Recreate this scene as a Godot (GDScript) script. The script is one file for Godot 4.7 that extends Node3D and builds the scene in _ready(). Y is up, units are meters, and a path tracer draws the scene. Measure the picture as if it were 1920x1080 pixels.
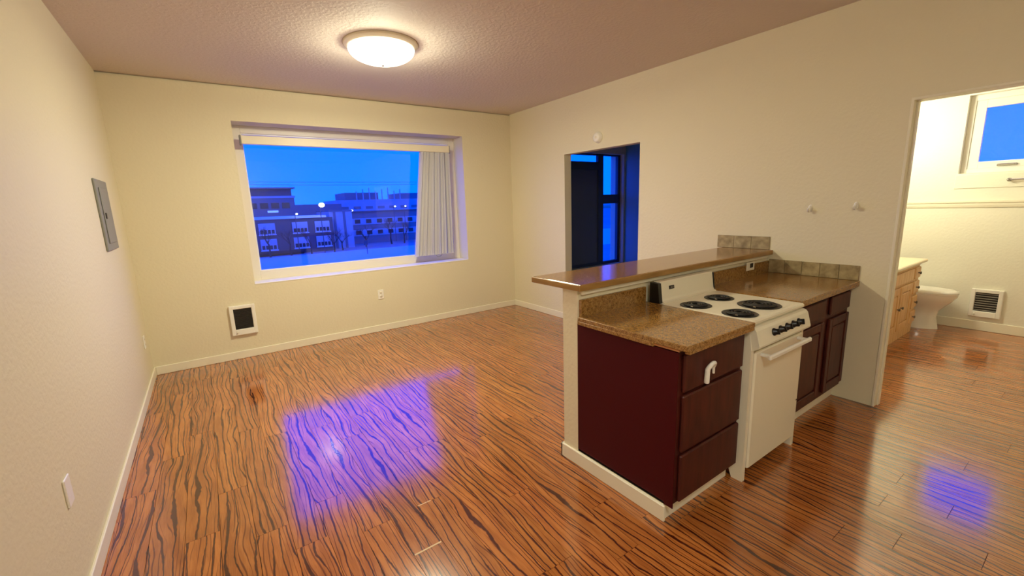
extends Node3D
# An empty apartment living room with a kitchen peninsula, seen at dusk.
# x runs along the window wall, z from the window wall towards the viewer, y is up.

const W := 4.287       # inner width of the room
const H := 2.731       # ceiling height
const BACK := 6.6      # wall behind the viewer
const WT := 0.108      # thickness of the partition walls
const BX := 7.22       # bathroom outer wall
const BZ := 3.48       # bathroom wall behind the vanity
const BR := 6.2        # bathroom wall on the other side
const RX := 6.74       # bedroom side wall

var M := {}
var taken := {}
var rng := RandomNumberGenerator.new()

# ---------------------------------------------------------------- helpers
func mb() -> SurfaceTool:
	var st := SurfaceTool.new()
	st.begin(Mesh.PRIMITIVE_TRIANGLES)
	st.set_smooth_group(-1)
	return st

func tri(st: SurfaceTool, a: Vector3, b: Vector3, c: Vector3, n: Vector3) -> void:
	if (b - a).cross(c - a).dot(n) > 0.0:
		st.add_vertex(a); st.add_vertex(c); st.add_vertex(b)
	else:
		st.add_vertex(a); st.add_vertex(b); st.add_vertex(c)

func quad(st: SurfaceTool, a: Vector3, b: Vector3, c: Vector3, d: Vector3, n: Vector3) -> void:
	tri(st, a, b, c, n); tri(st, a, c, d, n)

func box(st: SurfaceTool, lo: Vector3, hi: Vector3, bev := 0.0) -> void:
	st.set_smooth_group(-1)
	var c := (lo + hi) / 2.0
	var e := (hi - lo) / 2.0
	var b := minf(bev, minf(e.x, minf(e.y, e.z)) * 0.95)
	var P := func(sx: int, sy: int, sz: int, ax: int) -> Vector3:
		var v := Vector3(sx * (e.x - b), sy * (e.y - b), sz * (e.z - b))
		v[ax] = [sx * e.x, sy * e.y, sz * e.z][ax]
		return c + v
	for ax in 3:
		var u := (ax + 1) % 3
		var w := (ax + 2) % 3
		for s in [-1, 1]:
			var q := []
			for k in [[-1, -1], [1, -1], [1, 1], [-1, 1]]:
				var g := [0, 0, 0]
				g[ax] = s; g[u] = k[0]; g[w] = k[1]
				q.append(P.call(g[0], g[1], g[2], ax))
			var n := Vector3.ZERO
			n[ax] = s
			quad(st, q[0], q[1], q[2], q[3], n)
	if b <= 0.0:
		return
	for ax in 3:
		var u := (ax + 1) % 3
		var w := (ax + 2) % 3
		for su in [-1, 1]:
			for sw in [-1, 1]:
				var q := []
				for k in [[-1, u], [1, u], [1, w], [-1, w]]:
					var g := [0, 0, 0]
					g[ax] = k[0]; g[u] = su; g[w] = sw
					q.append(P.call(g[0], g[1], g[2], k[1]))
				var n := Vector3.ZERO
				n[u] = su; n[w] = sw
				quad(st, q[0], q[1], q[2], q[3], n)
	for sx in [-1, 1]:
		for sy in [-1, 1]:
			for sz in [-1, 1]:
				tri(st, P.call(sx, sy, sz, 0), P.call(sx, sy, sz, 1), P.call(sx, sy, sz, 2), Vector3(sx, sy, sz))

# a turned shape: profile of (radius, height), axis through t's origin along t's y
func lathe(st: SurfaceTool, prof: Array, seg: int, t := Transform3D.IDENTITY, smooth := true) -> void:
	st.set_smooth_group(1 if smooth else -1)
	for i in prof.size() - 1:
		var p0: Vector2 = prof[i]
		var p1: Vector2 = prof[i + 1]
		for k in seg:
			var a0 := TAU * k / seg
			var a1 := TAU * (k + 1) / seg
			var v := [Vector3(p0.x * cos(a0), p0.y, p0.x * sin(a0)), Vector3(p0.x * cos(a1), p0.y, p0.x * sin(a1)), Vector3(p1.x * cos(a1), p1.y, p1.x * sin(a1)), Vector3(p1.x * cos(a0), p1.y, p1.x * sin(a0))]
			var q := []
			for w in v:
				q.append(t * w)
			if p0.x > 1e-5:
				st.add_vertex(q[0]); st.add_vertex(q[1]); st.add_vertex(q[2])
			if p1.x > 1e-5:
				st.add_vertex(q[0]); st.add_vertex(q[2]); st.add_vertex(q[3])
	st.set_smooth_group(-1)

# rings: arrays of equally many points, joined one after the other
func loft(st: SurfaceTool, rings: Array, caps := true, smooth := true) -> void:
	st.set_smooth_group(1 if smooth else -1)
	var n: int = rings[0].size()
	for i in rings.size() - 1:
		for k in n:
			var a: Vector3 = rings[i][k]
			var b: Vector3 = rings[i][(k + 1) % n]
			var c: Vector3 = rings[i + 1][(k + 1) % n]
			var d: Vector3 = rings[i + 1][k]
			st.add_vertex(a); st.add_vertex(b); st.add_vertex(c)
			st.add_vertex(a); st.add_vertex(c); st.add_vertex(d)
	st.set_smooth_group(-1)
	if caps:
		for e in [0, rings.size() - 1]:
			var r: Array = rings[e]
			var mid := Vector3.ZERO
			for v in r:
				mid += v / n
			var other := Vector3.ZERO
			for v in rings[1 if e == 0 else rings.size() - 2]:
				other += v / n
			for k in n:
				tri(st, mid, r[k], r[(k + 1) % n], mid - other)

func tube(st: SurfaceTool, pts: Array, r0: float, r1 := -1.0, seg := 8) -> void:
	if r1 < 0.0:
		r1 = r0
	var rings := []
	var side := Vector3.ZERO
	for i in pts.size():
		var d: Vector3 = (pts[mini(i + 1, pts.size() - 1)] - pts[maxi(i - 1, 0)]).normalized()
		if i == 0:
			side = d.cross(Vector3.UP if absf(d.y) < 0.9 else Vector3.RIGHT).normalized()
		else:
			side = (side - d * side.dot(d)).normalized()
		var up := side.cross(d)
		var r := lerpf(r0, r1, float(i) / (pts.size() - 1))
		var ring := []
		for k in seg:
			var a := TAU * k / seg
			ring.append(pts[i] + (side * cos(a) + up * sin(a)) * r)
		rings.append(ring)
	loft(st, rings, true, true)

# outline (a, b) pushed along an axis: axis 0 reads (z, y), axis 1 reads (x, z), axis 2 reads (x, y)
func push(st: SurfaceTool, poly: PackedVector2Array, axis: int, d0: float, d1: float) -> void:
	st.set_smooth_group(-1)
	var at := func(v: Vector2, d: float) -> Vector3:
		return Vector3(d, v.y, v.x) if axis == 0 else (Vector3(v.x, d, v.y) if axis == 1 else Vector3(v.x, v.y, d))
	var mid := Vector2.ZERO
	var area := 0.0
	for i in poly.size():
		area += poly[i].cross(poly[(i + 1) % poly.size()])
	for i in poly.size():
		var p := poly[i]
		var q := poly[(i + 1) % poly.size()]
		var o := (q - p).orthogonal() * (1.0 if area < 0.0 else -1.0)   # outward
		var n: Vector3 = at.call(o, 0.0)
		n = Vector3(0, n.y, n.z) if axis == 0 else (Vector3(n.x, 0, n.z) if axis == 1 else Vector3(n.x, n.y, 0))
		quad(st, at.call(p, d0), at.call(q, d0), at.call(q, d1), at.call(p, d1), n)
	var idx := Geometry2D.triangulate_polygon(poly)
	var nn := Vector3.ZERO
	nn[axis] = signf(d1 - d0)
	for i in range(0, idx.size(), 3):
		tri(st, at.call(poly[idx[i]], d1), at.call(poly[idx[i + 1]], d1), at.call(poly[idx[i + 2]], d1), nn)
		tri(st, at.call(poly[idx[i]], d0), at.call(poly[idx[i + 1]], d0), at.call(poly[idx[i + 2]], d0), -nn)

func numbered(called: String) -> String:
	if not taken.has(called):
		taken[called] = 0
		return called
	taken[called] += 1
	return "%s_%03d" % [called, taken[called]]

func obj(st: SurfaceTool, called: String, m: Material, parent: Node = null, label := "") -> MeshInstance3D:
	st.generate_normals()
	var o := MeshInstance3D.new()
	o.mesh = st.commit()
	o.material_override = m
	if parent == null:
		o.name = numbered(called)
		add_child(o, true)
	else:
		o.name = called
		parent.add_child(o, true)
	if label != "":
		o.set_meta("label", label)
	return o

func bx(called: String, m: Material, parent: Node, lo: Vector3, hi: Vector3, bev := 0.0, label := "") -> MeshInstance3D:
	var st := mb()
	box(st, lo, hi, bev)
	return obj(st, called, m, parent, label)

func tag(o: Node, label: String, category: String, group := "") -> Node:
	o.set_meta("label", label)
	o.set_meta("category", category)
	if group != "":
		o.set_meta("group", group)
	return o

func thing(called: String, at: Vector3, label: String, category: String, group := "") -> Node3D:
	var o := Node3D.new()
	o.name = numbered(called)
	o.position = at
	add_child(o, true)
	tag(o, label, category, group)
	return o

func struct(o: Node, label := "", category := "") -> Node:
	o.set_meta("kind", "structure")
	if label != "":
		o.set_meta("label", label)
	if category != "":
		o.set_meta("category", category)
	return o

func setting(called: String, label: String, category: String) -> Node3D:
	var o := Node3D.new()
	o.name = called
	add_child(o, true)
	struct(o, label, category)
	return o

# ---------------------------------------------------------------- materials
func mat(color: Color, rough := 0.5, spec := 0.5, metal := 0.0) -> StandardMaterial3D:
	var m := StandardMaterial3D.new()
	m.albedo_color = color
	m.roughness = rough
	m.metallic = metal
	m.metallic_specular = spec
	return m

func c8(r: int, g: int, b: int) -> Color:
	return Color(r / 255.0, g / 255.0, b / 255.0)

func noise(kind: int, freq: float, sd: int, oct := 4) -> FastNoiseLite:
	var n := FastNoiseLite.new()
	n.noise_type = kind
	n.frequency = freq
	n.seed = sd
	n.fractal_octaves = oct
	return n

func tex(im: Image) -> ImageTexture:
	return ImageTexture.create_from_image(im)

func tri_map(m: StandardMaterial3D, per_metre: float) -> StandardMaterial3D:
	m.uv1_triplanar = true
	m.uv1_world_triplanar = true
	m.uv1_scale = Vector3.ONE * per_metre
	m.uv1_triplanar_sharpness = 8.0
	return m

func relief(m: StandardMaterial3D, im: Image, depth_cm: float) -> StandardMaterial3D:
	m.heightmap_enabled = true
	m.heightmap_texture = tex(im)
	m.heightmap_scale = depth_cm
	return m

func ramp_image(n: FastNoiseLite, size: int, stops: Array, n2: FastNoiseLite = null, share := 0.0, sx := 1.0, sy := 1.0) -> Image:
	var g := Gradient.new()
	g.offsets = PackedFloat32Array(stops.map(func(s): return s[0]))
	g.colors = PackedColorArray(stops.map(func(s): return s[1]))
	var a := n.get_seamless_image(size, size)
	var b: Image = n2.get_seamless_image(size, size) if n2 else null
	var im := Image.create(size, size, false, Image.FORMAT_RGB8)
	for y in size:
		for x in size:
			var v := a.get_pixel(int(x * sx) % size, int(y * sy) % size).r
			if b:
				v = lerpf(v, b.get_pixel(x, y).r, share)
			im.set_pixel(x, y, g.sample(v))
	return im

func floor_image() -> Image:
	# dark wavy stripes running along the boards: 0.83 m across, 1.25 m along
	var w := 832
	var h := 1040
	var n1 := noise(FastNoiseLite.TYPE_SIMPLEX_SMOOTH, 1.0, 11, 2)
	var n2 := noise(FastNoiseLite.TYPE_SIMPLEX_SMOOTH, 1.0, 12, 2)
	var n3 := noise(FastNoiseLite.TYPE_SIMPLEX_SMOOTH, 1.0, 13, 3)
	var n4 := noise(FastNoiseLite.TYPE_SIMPLEX, 1.0, 14, 2)
	var light := Color(0.80, 0.51, 0.25)
	var deep := Color(0.69, 0.41, 0.185)
	var dark := Color(0.29, 0.10, 0.042)
	var im := Image.create(w, h, false, Image.FORMAT_RGB8)
	for y in h:
		var z := y * 1.25 / h
		for x in w:
			var u := x * 0.001
			var sway := 1.1 * n1.get_noise_2d(u * 3.0, z * 0.9)
			# bold stripes, tapering off here and there
			var f := u / 0.040 + sway + 0.26 * n2.get_noise_2d(u * 9.0, z * 2.6) + 0.04 * n4.get_noise_2d(u * 20.0, z * 15.0)
			var k := floorf(f)
			var hsh := fposmod(sin(k * 127.1) * 43758.5453, 1.0)
			var wide := (0.055 + 0.09 * hsh * hsh) * clampf(1.0 + 1.2 * n3.get_noise_2d(k * 7.3, z * 1.1), 0.15, 1.5)
			var shift := 0.5 + 0.22 * (fposmod(sin(k * 311.7 + 3.0) * 24634.63, 1.0) - 0.5)
			var s := (1.0 - smoothstep(wide * 0.6, wide + 0.03, absf(f - k - shift))) * smoothstep(0.0, 0.05, wide)
			# thin paler lines between them
			var f2 := u / 0.0185 + sway * 2.1 + 0.4 * n2.get_noise_2d(u * 11.0 + 9.0, z * 2.9)
			var k2 := floorf(f2)
			var w2 := 0.10 * clampf(0.40 + 1.7 * n3.get_noise_2d(k2 * 5.1 + 30.0, z * 1.2), 0.0, 1.2)
			var s2 := (1.0 - smoothstep(w2 * 0.5, w2 + 0.05, absf(f2 - k2 - 0.5))) * smoothstep(0.01, 0.06, w2)
			s = maxf(s, 0.6 * s2)
			var t := 0.5 + 0.9 * n3.get_noise_2d(u * 14.0 + 50.0, z * 2.5) + 0.35 * n4.get_noise_2d(u * 160.0, z * 9.0)
			var c := deep.lerp(light, clampf(t, 0.0, 1.0)).lerp(dark, s * 0.95)
			im.set_pixel(x, y, c)
	return im

func make_materials() -> void:
	var peel := noise(FastNoiseLite.TYPE_SIMPLEX_SMOOTH, 0.035, 3, 3).get_seamless_image(512, 512)
	M.wall = relief(tri_map(mat(c8(230, 220, 190), 0.55, 0.35), 1.6), peel, 0.10)
	M.wall_white = relief(tri_map(mat(c8(238, 233, 214), 0.55, 0.35), 1.6), peel, 0.08)
	M.wall_dusk_tint = mat(c8(140, 200, 214), 0.7, 0.3)  # bedroom wall: blue light of the dusk sky mixed into the albedo
	var knock := noise(FastNoiseLite.TYPE_SIMPLEX_SMOOTH, 0.045, 5, 3)
	var splat := ramp_image(knock, 512, [[0.0, Color.BLACK], [0.46, Color.BLACK], [0.60, Color.WHITE], [1.0, Color.WHITE]])
	M.ceiling = relief(tri_map(mat(c8(220, 208, 196), 0.75, 0.3), 1.1), splat, 0.07)
	M.trim = mat(c8(240, 232, 208), 0.4, 0.5)
	M.frame = mat(c8(238, 228, 204), 0.4, 0.5)
	M.plastic = mat(c8(244, 240, 228), 0.35, 0.5)
	M.vane = mat(c8(196, 193, 190), 0.6, 0.4)
	M.vane.backlight_enabled = true
	M.vane.backlight = Color(0.25, 0.25, 0.25)
	M.dark = mat(c8(20, 18, 17), 0.6)
	M.chrome = mat(c8(190, 188, 184), 0.25, 0.5, 1.0)
	M.steel = mat(c8(136, 136, 128), 0.45, 0.5, 0.0)
	# floor boards
	var grain := tex(floor_image())
	M.planks = []
	for k in 5:
		var t := 0.90 + 0.018 * k
		var m := mat(Color(t, t * (0.97 + 0.012 * (k % 3)), t * (0.95 + 0.02 * (k % 2))), 0.15, 0.70)
		m.albedo_texture = grain
		m.clearcoat_enabled = true
		m.clearcoat = 0.45
		m.clearcoat_roughness = 0.09
		M.planks.append(m)
	M.subfloor = mat(c8(70, 36, 20), 0.8)
	M.chip = mat(c8(222, 190, 140), 0.6)
	# granite-look laminate
	var spk := noise(FastNoiseLite.TYPE_CELLULAR, 0.22, 21, 2)
	spk.cellular_return_type = FastNoiseLite.RETURN_CELL_VALUE
	var gr := ramp_image(spk, 512, [[0.0, c8(70, 44, 22)], [0.25, c8(120, 84, 44)], [0.5, c8(168, 128, 74)], [0.75, c8(190, 152, 98)], [1.0, c8(212, 180, 126)]], noise(FastNoiseLite.TYPE_SIMPLEX_SMOOTH, 0.03, 22, 4), 0.35)
	M.granite = tri_map(mat(Color(0.92, 0.88, 0.76), 0.13, 0.6), 2.4)
	M.granite.albedo_texture = tex(gr)
	M.edge = tri_map(mat(Color.WHITE, 0.35, 0.5), 1.0)   # wooden nosing of the bar top
	M.edge.albedo_texture = tex(ramp_image(noise(FastNoiseLite.TYPE_SIMPLEX_SMOOTH, 0.012, 25, 5), 256, [[0.0, c8(136, 98, 44)], [0.5, c8(156, 116, 56)], [1.0, c8(174, 132, 68)]], null, 0.0, 1.0, 6.0))
	M.substrate = mat(c8(178, 120, 70), 0.8)
	# cherry cabinets
	var cg := ramp_image(noise(FastNoiseLite.TYPE_SIMPLEX_SMOOTH, 0.01, 31, 5), 256, [[0.0, c8(56, 16, 12)], [0.5, c8(72, 25, 18)], [1.0, c8(88, 34, 24)]], null, 0.0, 6.0, 1.0)
	M.cherry = tri_map(mat(Color.WHITE, 0.42, 0.4), 1.0)
	M.cherry.albedo_texture = tex(cg)
	M.cherry_panel = mat(c8(70, 6, 13), 0.5, 0.3)
	var mg := ramp_image(noise(FastNoiseLite.TYPE_SIMPLEX_SMOOTH, 0.01, 33, 5), 256, [[0.0, c8(206, 156, 96)], [0.5, c8(224, 178, 118)], [1.0, c8(236, 196, 140)]], null, 0.0, 6.0, 1.0)
	M.maple = tri_map(mat(Color.WHITE, 0.4, 0.5), 1.0)
	M.maple.albedo_texture = tex(mg)
	M.counter_cream = mat(c8(232, 214, 176), 0.3, 0.5)
	var tl := ramp_image(noise(FastNoiseLite.TYPE_SIMPLEX_SMOOTH, 0.014, 41, 5), 256, [[0.0, c8(128, 112, 80)], [0.45, c8(160, 143, 105)], [1.0, c8(188, 170, 130)]])
	M.tile = tri_map(mat(Color.WHITE, 0.4, 0.5), 3.0)
	M.tile.albedo_texture = tex(tl)
	M.grout = mat(c8(168, 150, 120), 0.9)
	M.enamel = mat(c8(240, 232, 208), 0.22, 0.6)
	M.black = mat(c8(14, 13, 13), 0.35, 0.5)
	M.coil = mat(c8(28, 26, 25), 0.5, 0.5)
	M.porcelain = mat(c8(242, 236, 224), 0.12, 0.6)
	M.glass = mat(Color(0, 0, 0, 0.02), 0.0, 0.5)
	M.glass.transparency = BaseMaterial3D.TRANSPARENCY_ALPHA
	M.navy = mat(c8(112, 112, 124), 0.6)
	M.navy_frame = mat(c8(70, 74, 92), 0.5)
	M.heater_dark = mat(c8(52, 48, 42), 0.5)
	M.louvre = mat(c8(150, 144, 134), 0.5)
	M.grille = mat(c8(112, 106, 96), 0.45, 0.5, 0.3)
	M.lamp_glass = mat(c8(255, 250, 240), 0.2)
	M.lamp_glass.emission_enabled = true
	M.lamp_glass.emission = Color(1.0, 0.96, 0.88)
	M.lamp_glass.emission_energy_multiplier = 6.0
	# town outside
	M.asphalt = tri_map(mat(Color.WHITE, 0.8), 0.02)
	M.asphalt.albedo_texture = tex(ramp_image(noise(FastNoiseLite.TYPE_SIMPLEX_SMOOTH, 0.01, 51, 5), 256, [[0.0, c8(110, 112, 116)], [1.0, c8(150, 152, 156)]]))
	M.road = mat(c8(196, 200, 206), 0.7)
	M.b_dark = mat(c8(84, 84, 86), 0.8)
	M.b_mid = mat(c8(120, 120, 122), 0.8)
	M.b_light = mat(c8(184, 184, 184), 0.8)
	M.b_white = mat(c8(226, 226, 226), 0.8)
	M.b_glass = mat(c8(34, 34, 36), 0.3)
	M.bark = mat(c8(48, 46, 46), 0.9)
	M.hedge = mat(c8(40, 46, 44), 0.9)
	M.street_glow = mat(c8(255, 255, 250), 0.4)
	M.street_glow.emission_enabled = true
	M.street_glow.emission = Color(0.95, 0.98, 1.0)
	M.street_glow.emission_energy_multiplier = 6.0
	M.lit_window = mat(c8(200, 215, 240), 0.4)
	M.lit_window.emission_enabled = true
	M.lit_window.emission = Color(0.55, 0.75, 1.0)
	M.lit_window.emission_energy_multiplier = 0.8

# ---------------------------------------------------------------- the scene
func _ready() -> void:
	rng.seed = 20240611
	# camera
	var cam := Camera3D.new()
	cam.name = "camera"
	cam.fov = 67.32
	cam.near = 0.02
	cam.far = 600.0
	add_child(cam)
	cam.transform = Transform3D(Basis(Vector3.UP, -0.60975) * Basis(Vector3.RIGHT, -0.19106) * Basis(Vector3(0, 0, 1), -0.03492), Vector3(0.57573, 1.5, 5.2297))
	cam.current = true
	# dusk sky
	var sky_mat := ProceduralSkyMaterial.new()
	sky_mat.sky_top_color = Color(0.0, 0.53, 1.86)
	sky_mat.sky_horizon_color = Color(0.0, 0.585, 1.92)
	sky_mat.sky_curve = 0.15
	sky_mat.ground_horizon_color = Color(0.0, 0.30, 0.9)
	sky_mat.ground_bottom_color = Color(0.0, 0.20, 0.5)
	var env := Environment.new()
	env.background_mode = Environment.BG_SKY
	env.sky = Sky.new()
	env.sky.sky_material = sky_mat
	env.tonemap_mode = Environment.TONE_MAPPER_LINEAR
	env.tonemap_exposure = 1.0
	env.sdfgi_enabled = true
	env.ssao_enabled = true
	env.ssil_enabled = true
	var we := WorldEnvironment.new()
	we.name = "world_environment"
	we.environment = env
	add_child(we)

	make_materials()
	build_shell()
	build_floor()
	build_window_main()
	build_window_bedroom()
	build_window_bathroom()
	build_ceiling_light(Vector3(1.87, H, 1.75), "round flush ceiling light with a glowing white glass dome in front of the big window", Color(1.0, 0.98, 0.845), 4.9)
	build_ceiling_light(Vector3(0.95, H, 5.8), "round flush ceiling light with a glowing dome over the open side of the kitchen", Color(0.985, 1.0, 0.975), 2.0)
	build_kitchen()
	build_stove()
	build_wall_things()
	build_bathroom()
	build_bedroom()
	build_town()

# ---------------------------------------------------------------- room shell
func wall_with_holes(called: String, m: Material, axis: int, d0: float, d1: float, a0: float, a1: float, y1: float, holes: Array, label: String) -> void:
	# axis 0: the wall lies across x between d0 and d1 and runs along z; axis 2: across z, runs along x. holes: [a0, a1, y0, y1]
	var st := mb()
	var put := func(p0: float, p1: float, q0: float, q1: float) -> void:
		if p1 - p0 < 1e-4 or q1 - q0 < 1e-4:
			return
		if axis == 0:
			box(st, Vector3(d0, q0, p0), Vector3(d1, q1, p1))
		else:
			box(st, Vector3(p0, q0, d0), Vector3(p1, q1, d1))
	var at := a0
	for h in holes:
		put.call(at, h[0], 0.0, y1)
		put.call(h[0], h[1], 0.0, h[2])
		put.call(h[0], h[1], h[3], y1)
		at = h[1]
	put.call(at, a1, 0.0, y1)
	struct(obj(st, called, m), label, "wall")

const WIN := [0.935, 3.51, 0.762, 2.40]
const BWIN := [5.45, 6.70, 0.40, 2.28]
const TWIN := [4.10, 4.86, 1.655, 2.44]

func build_shell() -> void:
	# window wall: a core that reaches the ceiling and a face that stops just short of it (the dark line under the ceiling)
	var st := mb()
	var piece := func(x0: float, x1: float, y0: float, y1: float) -> void:
		box(st, Vector3(x0, y0, -0.30), Vector3(x1, y1, -0.03))
		box(st, Vector3(x0, y0, -0.03), Vector3(x1, minf(y1, H - 0.014), 0.0))
	piece.call(-0.15, WIN[0], 0.0, H)
	piece.call(WIN[0], WIN[1], 0.0, WIN[2])
	piece.call(WIN[0], WIN[1], WIN[3], H)
	piece.call(WIN[1], BWIN[0], 0.0, H)
	piece.call(BWIN[0], BWIN[1], 0.0, BWIN[2])
	piece.call(BWIN[0], BWIN[1], BWIN[3], H)
	piece.call(BWIN[1], BX + 0.2, 0.0, H)
	struct(obj(st, "wall_far", M.wall), "cream painted wall with the deep set picture window", "wall")
	wall_with_holes("wall_left", M.wall, 0, -0.15, 0.0, 0.0, BACK + 0.12, H, [], "long blank cream wall carrying the grey electrical panel")
	wall_with_holes("wall_right", M.wall, 0, W, W + WT, 0.0, BACK + 0.12, H, [[1.13, 2.263, 0.0, 2.073], [4.344, 5.55, 0.0, 2.061]], "cream wall with the openings to the dark bedroom and the bathroom")
	wall_with_holes("wall_back", M.wall, 2, BACK, BACK + 0.12, 0.0, W, H, [], "cream wall closing the room opposite the window")
	wall_with_holes("wall_bathroom_side", M.wall_white, 2, BZ - 0.12, BZ, W + WT, BX, H, [], "white bathroom wall behind the vanity and toilet")
	wall_with_holes("wall_bathroom_far", M.wall_white, 0, BX, BX + 0.2, 0.0, BR + 0.12, H, [[TWIN[0], TWIN[1], TWIN[2], TWIN[3]]], "pale bathroom wall with the high window and chair rail")
	wall_with_holes("wall_bathroom_near", M.wall_white, 2, BR, BR + 0.12, W + WT, BX, H, [], "white bathroom wall opposite the vanity")
	wall_with_holes("wall_bedroom_side", M.wall_dusk_tint, 0, RX, RX + 0.1, 0.0, BZ - 0.12, H, [], "bedroom wall with blue dusk light put into its colour, beside the tall dark framed window")
	struct(bx("ceiling", M.ceiling, null, Vector3(-0.15, H, -0.30), Vector3(BX + 0.2, H + 0.15, BACK + 0.12)), "beige ceiling with a knockdown plaster texture", "ceiling")
	# baseboards
	var board := func(called: String, lo: Vector3, hi: Vector3, label: String) -> void:
		struct(bx(called, M.trim, null, lo, hi, 0.004), label, "baseboard")
	board.call("baseboard_far", Vector3(0.014, 0.0, 0.0), Vector3(W - 0.014, 0.083, 0.014), "cream baseboard along the window wall")
	board.call("baseboard_left", Vector3(0.0, 0.0, 0.0), Vector3(0.014, 0.083, BACK), "cream baseboard along the blank wall")
	board.call("baseboard_right", Vector3(W - 0.014, 0.0, 0.0), Vector3(W, 0.083, 1.13), "cream baseboard between the window wall and the bedroom opening")
	board.call("baseboard_right_middle", Vector3(W - 0.014, 0.0, 2.263), Vector3(W, 0.083, 3.44), "cream baseboard between the bedroom opening and the peninsula")
	board.call("baseboard_bathroom", Vector3(BX - 0.014, 0.0, BZ), Vector3(BX, 0.10, BR), "cream baseboard under the bathroom window")
	# jamb lining of the bathroom opening
	var t := setting("trim_1", "thin cream lining round the bathroom opening", "trim")
	bx("jamb", M.trim, t, Vector3(W - 0.006, 0.0, 4.340), Vector3(W + WT + 0.006, 2.052, 4.356), 0.002)
	bx("jamb", M.trim, t, Vector3(W - 0.006, 0.0, 5.538), Vector3(W + WT + 0.006, 2.052, 5.554), 0.002)
	bx("header", M.trim, t, Vector3(W - 0.006, 2.049, 4.340), Vector3(W + WT + 0.006, 2.065, 5.554), 0.002)
	bx("stop", M.trim, t, Vector3(W + 0.045, 0.0, 4.356), Vector3(W + 0.085, 2.049, 4.366), 0.002)
	# chair rail and apron board in the bathroom
	var r := setting("trim_2", "cream chair rail across the bathroom wall", "trim")
	var rs := mb()
	push(rs, PackedVector2Array([Vector2(0, 1.303), Vector2(-0.010, 1.303), Vector2(-0.016, 1.325), Vector2(-0.016, 1.345), Vector2(-0.026, 1.352), Vector2(-0.026, 1.370), Vector2(0, 1.370)]), 2, BZ, BR)
	var ro := obj(rs, "rail", M.trim, r)
	ro.position = Vector3(BX, 0, 0)
	struct(bx("trim_3", M.wall_white, null, Vector3(BX - 0.008, 1.500, 4.085), Vector3(BX, 1.640, 4.93), 0.002), "flat pale board under the bathroom window", "trim")
	# half wall of the peninsula
	struct(bx("wall_peninsula", M.wall, null, Vector3(2.17, 0.0, 3.44), Vector3(W, 1.032, 3.56), 0.003), "low cream wall carrying the raised bar top", "wall")
	var b := setting("baseboard_peninsula", "cream baseboard round the end of the peninsula", "baseboard")
	bx("board", M.trim, b, Vector3(2.156, 0.0, 3.426), Vector3(2.17, 0.083, 4.148), 0.003)
	bx("board", M.trim, b, Vector3(2.156, 0.0, 3.426), Vector3(W - 0.014, 0.083, 3.44), 0.003)

func build_floor() -> void:
	var f := setting("floor", "glossy striped reddish brown wood plank floor", "floor")
	bx("underlay", M.subfloor, f, Vector3(-0.15, -0.16, -0.30), Vector3(BX + 0.2, -0.014, BACK + 0.12))
	var pitch := 0.1381
	var first := 1.131 - 9 * pitch
	var known := {9: 3.61, 10: 3.32, 6: 3.25, 7: 2.97, 3: 1.67, 2: 1.944}
	var row := 0
	while true:
		var x0 := maxf(first + row * pitch, 0.0)
		var x1 := minf(first + (row + 1) * pitch, BX)
		if x0 >= BX:
			break
		if x1 <= 0.001:
			row += 1
			continue
		var in_main := x0 < W + WT * 0.5
		var z_lo := 0.0 if in_main else BZ
		var z_hi := 5.75
		var joint: float = known.get(row, rng.randf_range(2.0, 3.2))
		var length := 1.22
		var z := joint
		while z > z_lo:
			z -= length
		while z < z_hi:
			var a := maxf(z, z_lo)
			var b := minf(z + length, z_hi)
			if b - a > 0.02:
				plank(f, x0, x1, a, b, row)
			z += length
		row += 1
	# the boards behind the viewer, out of sight, as one sheet, and the bedroom floor
	bx("board_sheet", M.planks[2], f, Vector3(0.0, -0.014, 5.75), Vector3(BX, 0.0, BACK))
	bx("carpet", M.b_mid, f, Vector3(W + WT, -0.014, 0.0), Vector3(RX, 0.0, BZ - 0.12), 0.0, "plain grey bedroom carpet")
	# worn, chipped ends of two boards, pale wood showing
	bx("chipped_end", M.chip, f, Vector3(1.136, -0.002, 3.606), Vector3(1.264, 0.0006, 3.6145), 0.0, "pale chipped end of a floor board")
	bx("chipped_end", M.chip, f, Vector3(1.275, -0.002, 3.3175), Vector3(1.345, 0.0006, 3.3225), 0.0, "pale chipped end of a floor board")

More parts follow.
